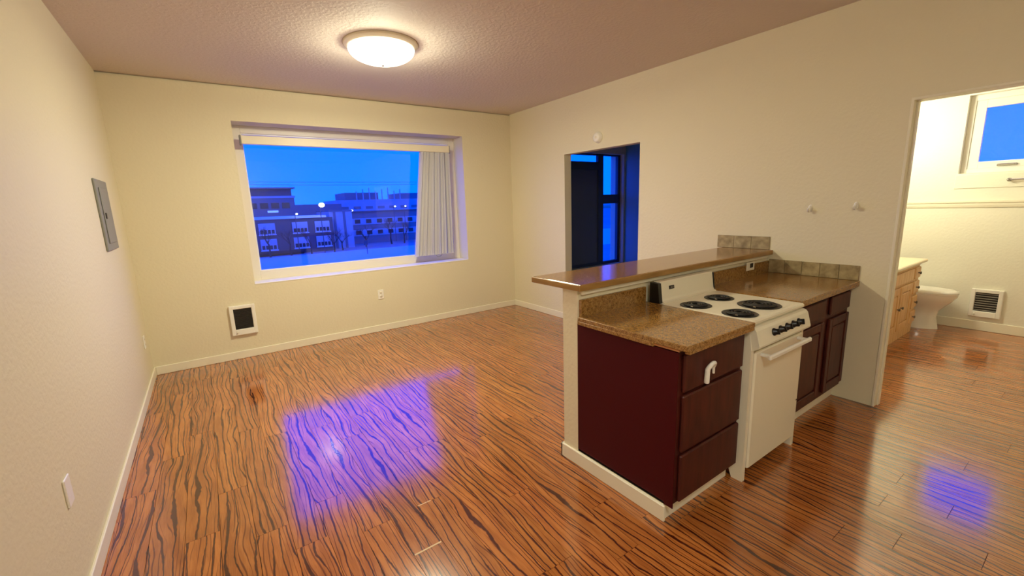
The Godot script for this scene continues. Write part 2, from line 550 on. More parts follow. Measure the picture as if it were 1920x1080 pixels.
func plank(f: Node, x0: float, x1: float, z0: float, z1: float, row: int) -> void:
	var st := mb()
	var g := 0.0009
	var a := Vector3(x0 + g, -0.014, z0 + g)
	var b := Vector3(x1 - g, 0.0, z1 - g)
	var off := rng.randf() * 0.68
	var voff := rng.randf() * 0.02
	var fu := rng.randf() < 0.5
	var fv := rng.randf() < 0.5
	var uv := func(p: Vector3) -> Vector2:
		var u: float = (p.x - x0) if not fu else (0.14 - (p.x - x0))
		var v: float = (p.z - z0 + voff) / 1.25
		return Vector2((off + u) / 0.832, (0.99 - v) if fv else v)
	var put := func(p: Vector3, q: Vector3, r: Vector3, s: Vector3, n: Vector3) -> void:
		st.set_normal(n)
		for t in [[p, q, r], [p, r, s]]:
			var flip: bool = (t[1] - t[0]).cross(t[2] - t[0]).dot(n) > 0.0
			for v in ([t[0], t[2], t[1]] if flip else t):
				st.set_uv(uv.call(v))
				st.add_vertex(v)
	var c := [Vector3(a.x, b.y, a.z), Vector3(b.x, b.y, a.z), b, Vector3(a.x, b.y, b.z)]
	var e := [a, Vector3(b.x, a.y, a.z), Vector3(b.x, a.y, b.z), Vector3(a.x, a.y, b.z)]
	put.call(c[0], c[1], c[2], c[3], Vector3.UP)
	var out := [Vector3.FORWARD, Vector3.RIGHT, Vector3.BACK, Vector3.LEFT]
	for k in 4:
		put.call(c[k], c[(k + 1) % 4], e[(k + 1) % 4], e[k], out[k])
	var o := MeshInstance3D.new()
	o.mesh = st.commit()
	o.material_override = M.planks[rng.randi() % M.planks.size()]
	o.name = "plank"
	f.add_child(o, true)

# ---------------------------------------------------------------- windows
func frame4(parent: Node, called: String, m: Material, x0: float, x1: float, y0: float, y1: float, z0: float, z1: float, t: Array, bev := 0.003) -> void:
	# four rails round an opening in the plane across z; t: left, right, bottom, top widths
	bx(called, m, parent, Vector3(x0, y0, z0), Vector3(x0 + t[0], y1, z1), bev)
	bx(called, m, parent, Vector3(x1 - t[1], y0, z0), Vector3(x1, y1, z1), bev)
	bx(called, m, parent, Vector3(x0 + t[0], y0, z0), Vector3(x1 - t[1], y0 + t[2], z1), bev)
	bx(called, m, parent, Vector3(x0 + t[0], y1 - t[3], z0), Vector3(x1 - t[1], y1, z1), bev)

func build_window_main() -> void:
	var w := setting("window_1", "wide picture window set deep in the cream wall, dusk outside", "window")
	frame4(w, "window_frame", M.frame, WIN[0], WIN[1], WIN[2], WIN[3], -0.30, -0.245, [0.085, 0.085, 0.105, 0.075])
	frame4(w, "glazing_bead", M.plastic, WIN[0] + 0.085, WIN[1] - 0.085, WIN[2] + 0.105, WIN[3] - 0.075, -0.29, -0.255, [0.014, 0.014, 0.014, 0.014], 0.002)
	bx("pane", M.glass, w, Vector3(WIN[0] + 0.095, WIN[2] + 0.115, -0.2755), Vector3(WIN[1] - 0.095, WIN[3] - 0.085, -0.2750))
	bx("window_sill", M.plastic, w, Vector3(WIN[0], WIN[2], -0.245), Vector3(WIN[1], WIN[2] + 0.012, 0.004), 0.003)
	# vertical blind, drawn to one side
	var b := thing("vertical_blind", Vector3(0, 0, -0.10), "white vertical blind bunched at one end of its headrail in the big window", "blind")
	bx("headrail", M.frame, b, Vector3(1.005, 2.195, -0.03), Vector3(3.35, 2.28, 0.03), 0.004)
	bx("end_cap", M.steel, b, Vector3(0.992, 2.185, -0.032), Vector3(1.005, 2.282, 0.032), 0.003, "dark grey end cap")
	bx("end_cap", M.steel, b, Vector3(3.35, 2.185, -0.032), Vector3(3.357, 2.282, 0.032), 0.002, "grey end cap")
	var n := 15
	for k in n:
		var f := float(k) / (n - 1)
		var xt := lerpf(2.965, 3.32, f)
		var xb := lerpf(2.80, 3.30, f)
		var tw := deg_to_rad(lerpf(44.0, 62.0, f) + (24.0 if k % 3 == 0 else -6.0) + rng.randf_range(-10, 10))
		var st := mb()
		var rings := []
		for yy in 7:
			var q := yy / 6.0
			var cx := lerpf(xt, xb, q)
			var y := lerpf(2.195, 0.872, q)
			var ring := []
			for s in 7:
				var u := (s / 6.0 - 0.5) * 0.089
				var bow := 0.007 * (1.0 - pow(u / 0.0445, 2.0))
				ring.append(Vector3(cx + cos(tw) * u - sin(tw) * bow, y, sin(tw) * u * 0.75 + cos(tw) * bow))
			rings.append(ring)
		st.set_smooth_group(1)
		for i in 6:
			for s in 6:
				quad(st, rings[i][s], rings[i][s + 1], rings[i + 1][s + 1], rings[i + 1][s], Vector3(-sin(tw), 0, cos(tw)))
		obj(st, "vane", M.vane, b)
	var ch := mb()
	tube(ch, [Vector3(3.06, 0.875, 0.02), Vector3(3.09, 0.845, 0.025), Vector3(3.13, 0.85, 0.025), Vector3(3.16, 0.878, 0.02)], 0.004)
	obj(ch, "bottom_chain", M.steel, b)

func build_window_bedroom() -> void:
	var w := setting("window_2", "tall dark framed bedroom window, deep blue dusk outside", "window")
	var z0 := -0.14
	var z1 := -0.08
	frame4(w, "window_frame", M.navy_frame, BWIN[0], BWIN[1], BWIN[2], BWIN[3], z0, z1, [0.05, 0.06, 0.05, 0.025])
	bx("mullion", M.navy_frame, w, Vector3(6.15, BWIN[2] + 0.05, z0), Vector3(6.275, BWIN[3] - 0.025, z1), 0.003)
	bx("transom", M.navy_frame, w, Vector3(5.50, 2.02, z0), Vector3(6.15, 2.15, z1), 0.003)
	bx("meeting_rail", M.navy_frame, w, Vector3(6.275, 1.456, z0), Vector3(6.64, 1.61, z1), 0.003)
	bx("pane", M.glass, w, Vector3(5.50, 2.15, -0.111), Vector3(6.15, BWIN[3] - 0.025, -0.1105))
	bx("pane", M.glass, w, Vector3(6.275, 1.61, -0.111), Vector3(6.64, BWIN[3] - 0.025, -0.1105))
	bx("pane", M.glass, w, Vector3(6.275, BWIN[2] + 0.05, -0.111), Vector3(6.64, 1.456, -0.1105))
	bx("blank_panel", M.navy, w, Vector3(5.50, BWIN[2] + 0.05, -0.125), Vector3(6.15, 2.02, -0.095), 0.002, "dark slate blue panel filling the lower bay")

func build_window_bathroom() -> void:
	var w := setting("window_3", "small high bathroom window showing blue dusk sky", "window")
	var piece := func(called: String, m: Material, lo: Vector3, hi: Vector3) -> void:
		bx(called, m, w, lo, hi, 0.003)
	var x0 := BX + 0.075
	var x1 := BX + 0.15
	piece.call("window_frame", M.plastic, Vector3(x0, TWIN[2], TWIN[0]), Vector3(x1, TWIN[3], TWIN[0] + 0.045))
	piece.call("window_frame", M.plastic, Vector3(x0, TWIN[2], TWIN[1] - 0.045), Vector3(x1, TWIN[3], TWIN[1]))
	piece.call("window_frame", M.plastic, Vector3(x0, TWIN[2], TWIN[0] + 0.045), Vector3(x1, TWIN[2] + 0.045, TWIN[1] - 0.045))
	piece.call("window_frame", M.plastic, Vector3(x0, TWIN[3] - 0.055, TWIN[0] + 0.045), Vector3(x1, TWIN[3], TWIN[1] - 0.045))
	var a := TWIN[0] + 0.045
	var b := TWIN[1] - 0.045
	var c := TWIN[2] + 0.045
	var d := TWIN[3] - 0.055
	piece.call("sash", M.plastic, Vector3(x0 + 0.012, c, a), Vector3(x1 - 0.01, d, a + 0.078))
	piece.call("sash", M.plastic, Vector3(x0 + 0.012, c, b - 0.078), Vector3(x1 - 0.01, d, b))
	piece.call("sash", M.plastic, Vector3(x0 + 0.012, c, a + 0.078), Vector3(x1 - 0.01, c + 0.07, b - 0.078))
	piece.call("sash", M.plastic, Vector3(x0 + 0.012, d - 0.078, a + 0.078), Vector3(x1 - 0.01, d, b - 0.078))
	bx("pane", M.glass, w, Vector3(x1 - 0.035, c + 0.07, a + 0.078), Vector3(x1 - 0.0345, d - 0.078, b - 0.078))
	var st := mb()
	box(st, Vector3(x0 - 0.006, c + 0.015, 4.36), Vector3(x0 + 0.014, c + 0.038, 4.50), 0.004)
	box(st, Vector3(x0 - 0.016, c + 0.022, 4.39), Vector3(x0 - 0.006, c + 0.034, 4.48), 0.003)
	obj(st, "sash_latch", M.chrome, w)

# ---------------------------------------------------------------- ceiling light
func build_ceiling_light(at: Vector3, label: String, color: Color, energy: float) -> void:
	var t := thing("ceiling_light", at, label, "ceiling light")
	var st := mb()
	lathe(st, [Vector2(0.0, 0.0), Vector2(0.275, 0.0), Vector2(0.277, -0.007), Vector2(0.270, -0.016), Vector2(0.258, -0.020), Vector2(0.252, -0.030), Vector2(0.0, -0.030)], 48)
	obj(st, "base_pan", M.frame, t)
	st = mb()
	var prof := [Vector2(0.236, -0.028)]
	for i in 13:
		var a := PI / 2 * i / 12.0
		prof.append(Vector2(0.246 * cos(a), -0.040 - 0.100 * sin(a)))
	lathe(st, prof, 48)
	obj(st, "glass_dome", M.lamp_glass, t)
	st = mb()
	lathe(st, [Vector2(0.0, -0.139), Vector2(0.010, -0.141), Vector2(0.012, -0.150), Vector2(0.007, -0.158), Vector2(0.0, -0.160)], 12)
	obj(st, "finial", M.chrome, t)
	var l := AreaLight3D.new()
	l.name = "ceiling_light_glow"
	l.light_color = color
	l.light_energy = energy
	l.area_size = Vector2(0.34, 0.34)
	l.area_normalize_energy = true
	l.area_range = 14.0
	l.area_attenuation = 2.0
	l.shadow_enabled = true
	l.position = Vector3(0, -0.145, 0)
	l.rotation.x = -PI / 2
	var g := OmniLight3D.new()
	g.name = "ceiling_light_side_glow"
	g.light_color = color
	g.light_energy = energy * 0.23
	g.light_size = 0.10
	g.omni_range = 14.0
	g.omni_attenuation = 2.0
	g.shadow_enabled = true
	g.position = Vector3(0, -0.075, 0)
	t.add_child(g)
	t.add_child(l)

# ---------------------------------------------------------------- kitchen peninsula
func drawer_front(parent: Node, called: String, x0: float, x1: float, y0: float, y1: float, z: float, m: Material, t := 0.018) -> MeshInstance3D:
	return bx(called, m, parent, Vector3(x0, y0, z), Vector3(x1, y1, z + t), 0.006)

func panel_door(parent: Node, x0: float, x1: float, y0: float, y1: float, z: float, m: Material, rail := 0.05) -> Node3D:
	# frame and raised panel door facing +z
	var st := mb()
	box(st, Vector3(x0, y0, z), Vector3(x0 + rail, y1, z + 0.019), 0.004)
	box(st, Vector3(x1 - rail, y0, z), Vector3(x1, y1, z + 0.019), 0.004)
	box(st, Vector3(x0 + rail, y0, z), Vector3(x1 - rail, y0 + rail * 1.1, z + 0.0185), 0.004)
	box(st, Vector3(x0 + rail, y1 - rail * 1.1, z), Vector3(x1 - rail, y1, z + 0.0185), 0.004)
	var d := obj(st, "door", m, parent)
	var s2 := mb()
	var a := Vector3(x0 + rail, y0 + rail * 1.1, z)
	var b := Vector3(x1 - rail, y1 - rail * 1.1, z)
	box(s2, a, Vector3(b.x, b.y, z + 0.006))
	box(s2, Vector3(a.x + 0.012, a.y + 0.012, z + 0.004), Vector3(b.x - 0.012, b.y - 0.012, z + 0.016), 0.008)
	obj(s2, "raised_panel", m, d)
	return d

func build_kitchen() -> void:
	# drawer cabinet at the open end
	var c := thing("drawer_cabinet", Vector3.ZERO, "dark cherry base cabinet with three drawers at the open end of the peninsula", "cabinet")
	bx("body", M.cherry, c, Vector3(2.176, 0.10, 3.56), Vector3(2.722, 0.846, 4.176), 0.002)
	bx("side_panel", M.cherry_panel, c, Vector3(2.170, 0.085, 3.56), Vector3(2.176, 0.846, 4.182), 0.001, "smooth maroon side panel")
	bx("toe_kick", M.trim, c, Vector3(2.170, 0.0, 3.56), Vector3(2.722, 0.0995, 4.136), 0.0, "cream toe kick")
	drawer_front(c, "drawer", 2.205, 2.712, 0.652, 0.832, 4.176, M.cherry)
	drawer_front(c, "drawer", 2.205, 2.712, 0.360, 0.636, 4.176, M.cherry)
	drawer_front(c, "drawer", 2.205, 2.712, 0.108, 0.344, 4.176, M.cherry)
	# white arched pull stuck on the top drawer
	var d: Node3D = c.get_node("drawer")
	var st := mb()
	var arc := [Vector3(2.366, 0.664, 4.203), Vector3(2.363, 0.695, 4.206)]
	for i in 11:
		var a := PI * i / 10.0
		arc.append(Vector3(2.388 - 0.024 * cos(a), 0.728 + 0.032 * sin(a), 4.207 + 0.014 * sin(a)))
	arc.append(Vector3(2.418, 0.698, 4.204))
	tube(st, arc, 0.0125, 0.0065, 10)
	obj(st, "pull_handle", M.plastic, d, "white arched plastic pull handle")
	# cabinet between the range and the wall
	var r := thing("double_cabinet", Vector3.ZERO, "dark cherry base cabinet with two drawers over two panelled doors beside the wall", "cabinet")
	bx("body", M.cherry, r, Vector3(3.348, 0.10, 3.562), Vector3(W - 0.002, 0.846, 4.135), 0.002)
	bx("toe_kick", M.trim, r, Vector3(3.348, 0.0, 3.562), Vector3(W - 0.002, 0.0995, 4.095), 0.0, "cream toe kick")
	drawer_front(r, "drawer", 3.42, 3.84, 0.695, 0.818, 4.135, M.cherry)
	drawer_front(r, "drawer", 3.93, 4.268, 0.695, 0.818, 4.135, M.cherry)
	panel_door(r, 3.42, 3.84, 0.135, 0.662, 4.135, M.cherry)
	panel_door(r, 3.93, 4.268, 0.135, 0.662, 4.135, M.cherry)
	# countertops
	var t := thing("countertop", Vector3.ZERO, "speckled brown countertop over the drawer cabinet, edge strip broken off", "countertop")
	bx("slab", M.granite, t, Vector3(2.160, 0.862, 3.574), Vector3(2.728, 0.888, 4.232), 0.003)
	bx("side_edge", M.granite, t, Vector3(2.158, 0.846, 3.574), Vector3(2.180, 0.866, 4.06), 0.002)
	bx("bare_edge", M.substrate, t, Vector3(2.164, 0.852, 4.06), Vector3(2.20, 0.862, 4.19), 0.001, "bare tan core where the edge strip is gone")
	bx("front_edge", M.granite, t, Vector3(2.180, 0.846, 4.205), Vector3(2.728, 0.863, 4.230), 0.002)
	bx("backsplash", M.granite, t, Vector3(2.180, 0.880, 3.560), Vector3(2.728, 0.980, 3.580), 0.003)
	var t2 := thing("countertop", Vector3.ZERO, "speckled brown countertop in the corner by the wall tiles", "countertop")
	bx("slab", M.granite, t2, Vector3(3.345, 0.848, 3.574), Vector3(W, 0.888, 4.190), 0.003)
	bx("backsplash", M.granite, t2, Vector3(3.345, 0.880, 3.560), Vector3(W, 0.980, 3.580), 0.003)
	# bar top
	var b := thing("bar_top", Vector3.ZERO, "raised glossy brown bar top on the low wall", "bar top")
	bx("slab", M.granite, b, Vector3(2.160, 1.034, 3.185), Vector3(W, 1.067, 3.592), 0.004)
	bx("end_edge", M.edge, b, Vector3(2.150, 1.033, 3.185), Vector3(2.160, 1.066, 3.592), 0.002)
	bx("front_edge", M.edge, b, Vector3(2.150, 1.033, 3.592), Vector3(W, 1.066, 3.602), 0.002)
	bx("cleat", M.trim, b, Vector3(2.19, 1.005, 3.56), Vector3(W, 1.034, 3.578), 0.003, "cream cleat under the bar top")
	# wall tiles
	var u := thing("tile_splash", Vector3(W, 0, 0), "short row of beige stone tiles on the wall above the bar top", "tiles")
	bx("bedding", M.grout, u, Vector3(-0.005, 1.068, 3.140), Vector3(0, 1.170, 3.570))
	for k in 3:
		bx("tile", M.tile, u, Vector3(-0.010, 1.068, 3.138 + k * 0.1455), Vector3(-0.002, 1.172, 3.138 + k * 0.1455 + 0.1440), 0.0015)
	var v := thing("tile_splash", Vector3(W, 0, 0), "row of beige stone tiles on the wall above the corner countertop", "tiles")
	bx("bedding", M.grout, v, Vector3(-0.005, 0.889, 3.582), Vector3(0, 0.992, 4.182))
	var zz := 3.581
	for k in 5:
		var z1 := zz + 0.1205
		bx("tile", M.tile, v, Vector3(-0.010, 0.889, zz), Vector3(-0.002, 0.994, z1 - 0.0025), 0.0015)
		zz = z1
	# socket on the kitchen side of the low wall
	var s := thing("wall_socket", Vector3(3.975, 0.972, 3.580), "beige socket plate on the splash under the bar top", "socket")
	bx("plate", M.trim, s, Vector3(-0.058, -0.036, 0.0), Vector3(0.058, 0.028, 0.006), 0.002)
	bx("receptacle", M.dark, s, Vector3(-0.010, -0.016, 0.004), Vector3(0.036, 0.018, 0.007), 0.001, "dark receptacle")

func build_stove() -> void:
	var s := thing("range", Vector3(2.735, 0, 3.6), "white electric coil range with black knobs between the countertops", "range")
	var w := 0.602
	# all in the range's own axes: x 0..w, z 0 (back) .. 0.62 (front)
	var st := mb()
	box(st, Vector3(0.004, 0.055, 0.03), Vector3(w - 0.004, 0.862, 0.600), 0.004)
	obj(st, "body", M.enamel, s)
	for x in [0.0, w - 0.026]:
		var sp := mb()
		push(sp, PackedVector2Array([Vector2(0.03, 0.0), Vector2(0.10, 0.0), Vector2(0.12, 0.055), Vector2(0.54, 0.055), Vector2(0.56, 0.0), Vector2(0.618, 0.0), Vector2(0.618, 0.735), Vector2(0.600, 0.850), Vector2(0.03, 0.850)]), 0, x, x + 0.026)
		obj(sp, "side_panel", M.enamel, s)
	# cooktop with a rolled edge
	st = mb()
	box(st, Vector3(-0.004, 0.858, 0.02), Vector3(w + 0.004, 0.884, 0.612), 0.008)
	box(st, Vector3(0.02, 0.880, 0.05), Vector3(w - 0.02, 0.8855, 0.585), 0.004)
	obj(st, "cooktop", M.enamel, s)
	for b in [[0.115, 0.235, 0.082], [0.385, 0.222, 0.080], [0.372, 0.468, 0.108], [0.112, 0.492, 0.084]]:
		var r: float = b[2]
		var t := Transform3D(Basis.IDENTITY, Vector3(b[0], 0.8855, b[1]))
		st = mb()
		lathe(st, [Vector2(r + 0.004, -0.001), Vector2(r + 0.005, 0.003), Vector2(r, 0.0045), Vector2(r - 0.006, 0.0015), Vector2(0.0, 0.001)], 40, t)
		var pan := obj(st, "drip_pan", M.black, s, "black drip pan")
		st = mb()
		var pts := []
		var turns := 3.6 if r < 0.1 else 4.6
		for i in 90:
			var f := i / 89.0
			var a := TAU * turns * f
			var q := lerpf(0.016, r - 0.014, f)
			pts.append(t * Vector3(q * cos(a), 0.0085, q * sin(a)))
		tube(st, pts, 0.0042, 0.0042, 6)
		obj(st, "coil", M.coil, pan, "black coil element")
		st = mb()
		box(st, t * Vector3(-r * 0.9, 0.004, 0.012), t * Vector3(-r * 0.9 + 0.014, 0.011, 0.026), 0.002)
		obj(st, "terminal", M.chrome, pan)
	# backguard
	st = mb()
	push(st, PackedVector2Array([Vector2(0.005, 0.86), Vector2(0.085, 0.86), Vector2(0.085, 0.888), Vector2(0.070, 0.894), Vector2(0.064, 0.908), Vector2(0.050, 1.006), Vector2(0.044, 1.012), Vector2(0.005, 1.012)]), 0, 0.030, w - 0.010)
	var bg := obj(st, "backguard", M.enamel, s)
	for x in [0.0, w - 0.010]:
		st = mb()
		push(st, PackedVector2Array([Vector2(0.0, 0.875), Vector2(0.072, 0.875), Vector2(0.056, 1.004), Vector2(0.0, 1.008)]), 0, x, x + (0.030 if x == 0.0 else 0.010))
		obj(st, "end_cap", M.black, bg, "black end cap")
	# small dark badge, its lettering too small to read
	st = mb()
	var bt := Transform3D(Basis(Vector3.RIGHT, -0.142), Vector3(0.135, 0.968, 0.0562))
	box(st, Vector3(-0.026, -0.011, 0.0), Vector3(0.026, 0.011, 0.002), 0.0008)
	var badge := obj(st, "badge", M.black, bg, "small dark badge")
	badge.transform = bt
	st = mb()
	box(st, Vector3(-0.010, -0.0055, 0.0015), Vector3(0.004, 0.0055, 0.0026))
	box(st, Vector3(0.008, -0.0055, 0.0015), Vector3(0.018, 0.0055, 0.0026))
	obj(st, "badge_mark", M.grille, badge)
	# control panel
	st = mb()
	push(st, PackedVector2Array([Vector2(0.585, 0.735), Vector2(0.626, 0.735), Vector2(0.652, 0.752), Vector2(0.654, 0.762), Vector2(0.634, 0.838), Vector2(0.624, 0.850), Vector2(0.610, 0.854), Vector2(0.585, 0.854)]), 0, 0.004, w - 0.004)
	var cp := obj(st, "control_panel", M.enamel, s)
	var tilt := Basis(Vector3.RIGHT, PI / 2 - 0.257)
	st = mb()
	for k in 5:
		var x: float = [0.172, 0.246, 0.320, 0.394, 0.462][k]
		var kt := Transform3D(tilt, Vector3(x, 0.806, 0.6425))
		st = mb()
		lathe(st, [Vector2(0.0, 0.024), Vector2(0.010, 0.024), Vector2(0.014, 0.021), Vector2(0.0155, 0.008), Vector2(0.0195, 0.006), Vector2(0.0205, 0.0), Vector2(0.0, 0.0)], 20, kt)
		var kn := obj(st, "knob", M.black, cp, "black control knob")
		st = mb()
		box(st, Vector3(-0.0035, 0.010, -0.015), Vector3(0.0035, 0.030, 0.015), 0.002)
		var gp := obj(st, "grip", M.black, kn)
		gp.transform = kt * Transform3D(Basis(Vector3.UP, rng.randf_range(-0.3, 0.3)), Vector3.ZERO)
	# oven door
	st = mb()
	box(st, Vector3(0.032, 0.066, 0.590), Vector3(w - 0.030, 0.722, 0.628), 0.008)
	var door := obj(st, "oven_door", M.enamel, s)
	st = mb()
	var hy := 0.700
	box(st, Vector3(0.055, hy - 0.013, 0.672), Vector3(w - 0.065, hy + 0.013, 0.690), 0.006)
	for x in [0.075, w - 0.105]:
		box(st, Vector3(x, hy - 0.008, 0.626), Vector3(x + 0.022, hy + 0.008, 0.676), 0.003)
	obj(st, "handle", M.plastic, door, "white door handle bar")
	st = mb()
	box(st, Vector3(w - 0.0300, 0.075, 0.6100), Vector3(w - 0.0265, 0.305, 0.6188))
	box(st, Vector3(w - 0.042, 0.302, 0.6265), Vector3(w - 0.0265, 0.307, 0.6290))
	obj(st, "drawer_gap", M.dark, s, "dark slot beside the oven door")

# ---------------------------------------------------------------- things on the walls
func outlet(at: Vector3, turn: float, label: String, blank := false) -> Node3D:
	# faces +z before turning
	var o := thing("wall_outlet", at, label, "outlet", "wall outlets")
	o.rotation.y = turn
	bx("cover_plate", M.plastic, o, Vector3(-0.036, -0.058, 0.0), Vector3(0.036, 0.058, 0.008), 0.003)
	for y in ([] if blank else [0.024, -0.024]):
		var st := mb()
		lathe(st, [Vector2(0.0, 0.0095), Vector2(0.015, 0.0095), Vector2(0.0165, 0.006)], 16, Transform3D(Basis(Vector3.RIGHT, PI / 2), Vector3(0, y, 0)))
		var f := obj(st, "receptacle", M.frame, o)
		st = mb()
		box(st, Vector3(-0.008, y - 0.002, 0.009), Vector3(-0.0055, y + 0.007, 0.0100))
		box(st, Vector3(0.0055, y - 0.002, 0.009), Vector3(0.008, y + 0.006, 0.0100))
		obj(st, "slots", M.dark, f)
	return o

func wall_heater(at: Vector3, turn: float, w: float, h: float, inset: Array, label: String, fill: Material, bars: int, bar_mat: Material) -> void:
	# faces +z before turning; origin at its lower left corner on the wall. inset: left, right, bottom, top of the grille
	var o := thing("wall_heater", at, label, "heater")
	o.rotation.y = turn
	var d := 0.034
	var f := setting_part(o, "front_frame")
	var st := mb()
	box(st, Vector3(0, 0, 0), Vector3(inset[0], h, d), 0.005)
	box(st, Vector3(w - inset[1], 0, 0), Vector3(w, h, d), 0.005)
	box(st, Vector3(inset[0] - 0.004, 0, 0), Vector3(w - inset[1] + 0.004, inset[2], d - 0.0006), 0.005)
	box(st, Vector3(inset[0] - 0.004, h - inset[3], 0), Vector3(w - inset[1] + 0.004, h, d - 0.0006), 0.005)
	f.mesh = finish(st)
	f.material_override = M.plastic
	bx("cavity", fill, o, Vector3(inset[0], inset[2], 0.001), Vector3(w - inset[1], h - inset[3], 0.008), 0.0, "dark grille opening")
	for k in bars:
		var y := lerpf(inset[2], h - inset[3], (k + 0.5) / bars)
		bx("louvre", bar_mat, o, Vector3(inset[0] + 0.001, y - 0.0045, 0.010), Vector3(w - inset[1] - 0.001, y + 0.0020, 0.024), 0.001)
	st = mb()
	lathe(st, [Vector2(0.0, 0.014), Vector2(0.007, 0.013), Vector2(0.009, 0.0)], 14, Transform3D(Basis(Vector3.RIGHT, PI / 2), Vector3(inset[0] + 0.012, inset[2] * 0.5, d - 0.001)))
	obj(st, "thermostat_knob", M.frame, o)

func setting_part(parent: Node, called: String) -> MeshInstance3D:
	var o := MeshInstance3D.new()
	o.name = called
	parent.add_child(o, true)
	return o

func finish(st: SurfaceTool) -> ArrayMesh:
	st.generate_normals()
	return st.commit()

func build_wall_things() -> void:
	outlet(Vector3(2.248, 0.463, 0.0), 0.0, "white outlet on the window wall, under the big window")
	outlet(Vector3(0.0, 0.462, 2.978), PI / 2, "plain white cover plate low on the blank wall, away from the window wall corner", true)
	outlet(Vector3(0.0, 0.405, 0.290), PI / 2, "outlet low on the blank wall, close to the window wall corner")
	wall_heater(Vector3(0.668, 0.257, 0.0), 0.0, 0.232, 0.312, [0.036, 0.034, 0.062, 0.036], "white framed wall heater with a dark grille under the big window", M.heater_dark, 14, M.heater_dark)
	wall_heater(Vector3(BX, 0.150, 4.350), -PI / 2, 0.235, 0.300, [0.034, 0.034, 0.062, 0.038], "white wall heater with a grey louvred grille on the bathroom wall", M.heater_dark, 8, M.louvre)
	# the second one is turned to face -x, so its left end starts at the far z
	var hb: Node3D = get_node("wall_heater_001")
	hb.position = Vector3(BX, 0.150, 4.348)
	# electrical panel
	var p := thing("electrical_panel", Vector3(0, 1.272, 0.675), "grey metal electrical panel on the blank wall", "electrical panel")
	bx("cover", M.steel, p, Vector3(0.0, 0.0, 0.0), Vector3(0.014, 0.500, 0.455), 0.004)
	bx("door", M.steel, p, Vector3(0.014, 0.050, 0.10), Vector3(0.021, 0.445, 0.375), 0.003)
	bx("latch", M.black, p, Vector3(0.021, 0.225, 0.315), Vector3(0.026, 0.268, 0.350), 0.003, "black door latch")
	# smoke detector
	var st := mb()
	var face := Transform3D(Basis(Vector3(0, 0, 1), PI / 2), Vector3.ZERO)
	var sd := thing("smoke_detector", Vector3(W, 2.194, 1.694), "small round white smoke detector above the bedroom opening", "smoke detector")
	lathe(st, [Vector2(0.0, 0.044), Vector2(0.034, 0.043), Vector2(0.050, 0.036), Vector2(0.055, 0.014), Vector2(0.060, 0.010), Vector2(0.060, 0.0)], 32, face)
	obj(st, "housing", M.plastic, sd)
	st = mb()
	lathe(st, [Vector2(0.0, 0.048), Vector2(0.010, 0.047), Vector2(0.014, 0.042)], 20, face)
	obj(st, "test_button", M.trim, sd)
	# adhesive hooks
	for k in 2:
		var h := thing("wall_hook", Vector3(W, [1.393, 1.408][k], [3.838, 4.117][k]), ["small white adhesive hook on the wall above the corner tiles", "small white adhesive hook on the wall beside the bathroom opening"][k], "hook", "adhesive wall hooks")
		var pl := mb()
		lathe(pl, [Vector2(0.0, 0.006), Vector2(0.013, 0.005), Vector2(0.015, 0.0)], 20, face.scaled_local(Vector3(1.9, 1, 1)))
		obj(pl, "back_plate", M.plastic, h)
		var hk := mb()
		tube(hk, [Vector3(-0.004, 0.018, 0), Vector3(-0.012, -0.006, 0), Vector3(-0.026, -0.020, 0), Vector3(-0.038, -0.012, 0), Vector3(-0.040, 0.004, 0)], 0.010, 0.007, 8)
		obj(hk, "hook", M.plastic, h)

# ---------------------------------------------------------------- bathroom
func ellipse(c: Vector3, rx: float, rz_front: float, rz_back: float, n := 28, sq := 2.0) -> Array:
	var r := []
	for k in n:
		var a := TAU * k / n
		var cx := signf(cos(a)) * pow(absf(cos(a)), 2.0 / sq)
		var sz := signf(sin(a)) * pow(absf(sin(a)), 2.0 / sq)
		r.append(c + Vector3(rx * cx, 0, (rz_front if sz > 0 else rz_back) * sz))
	return r

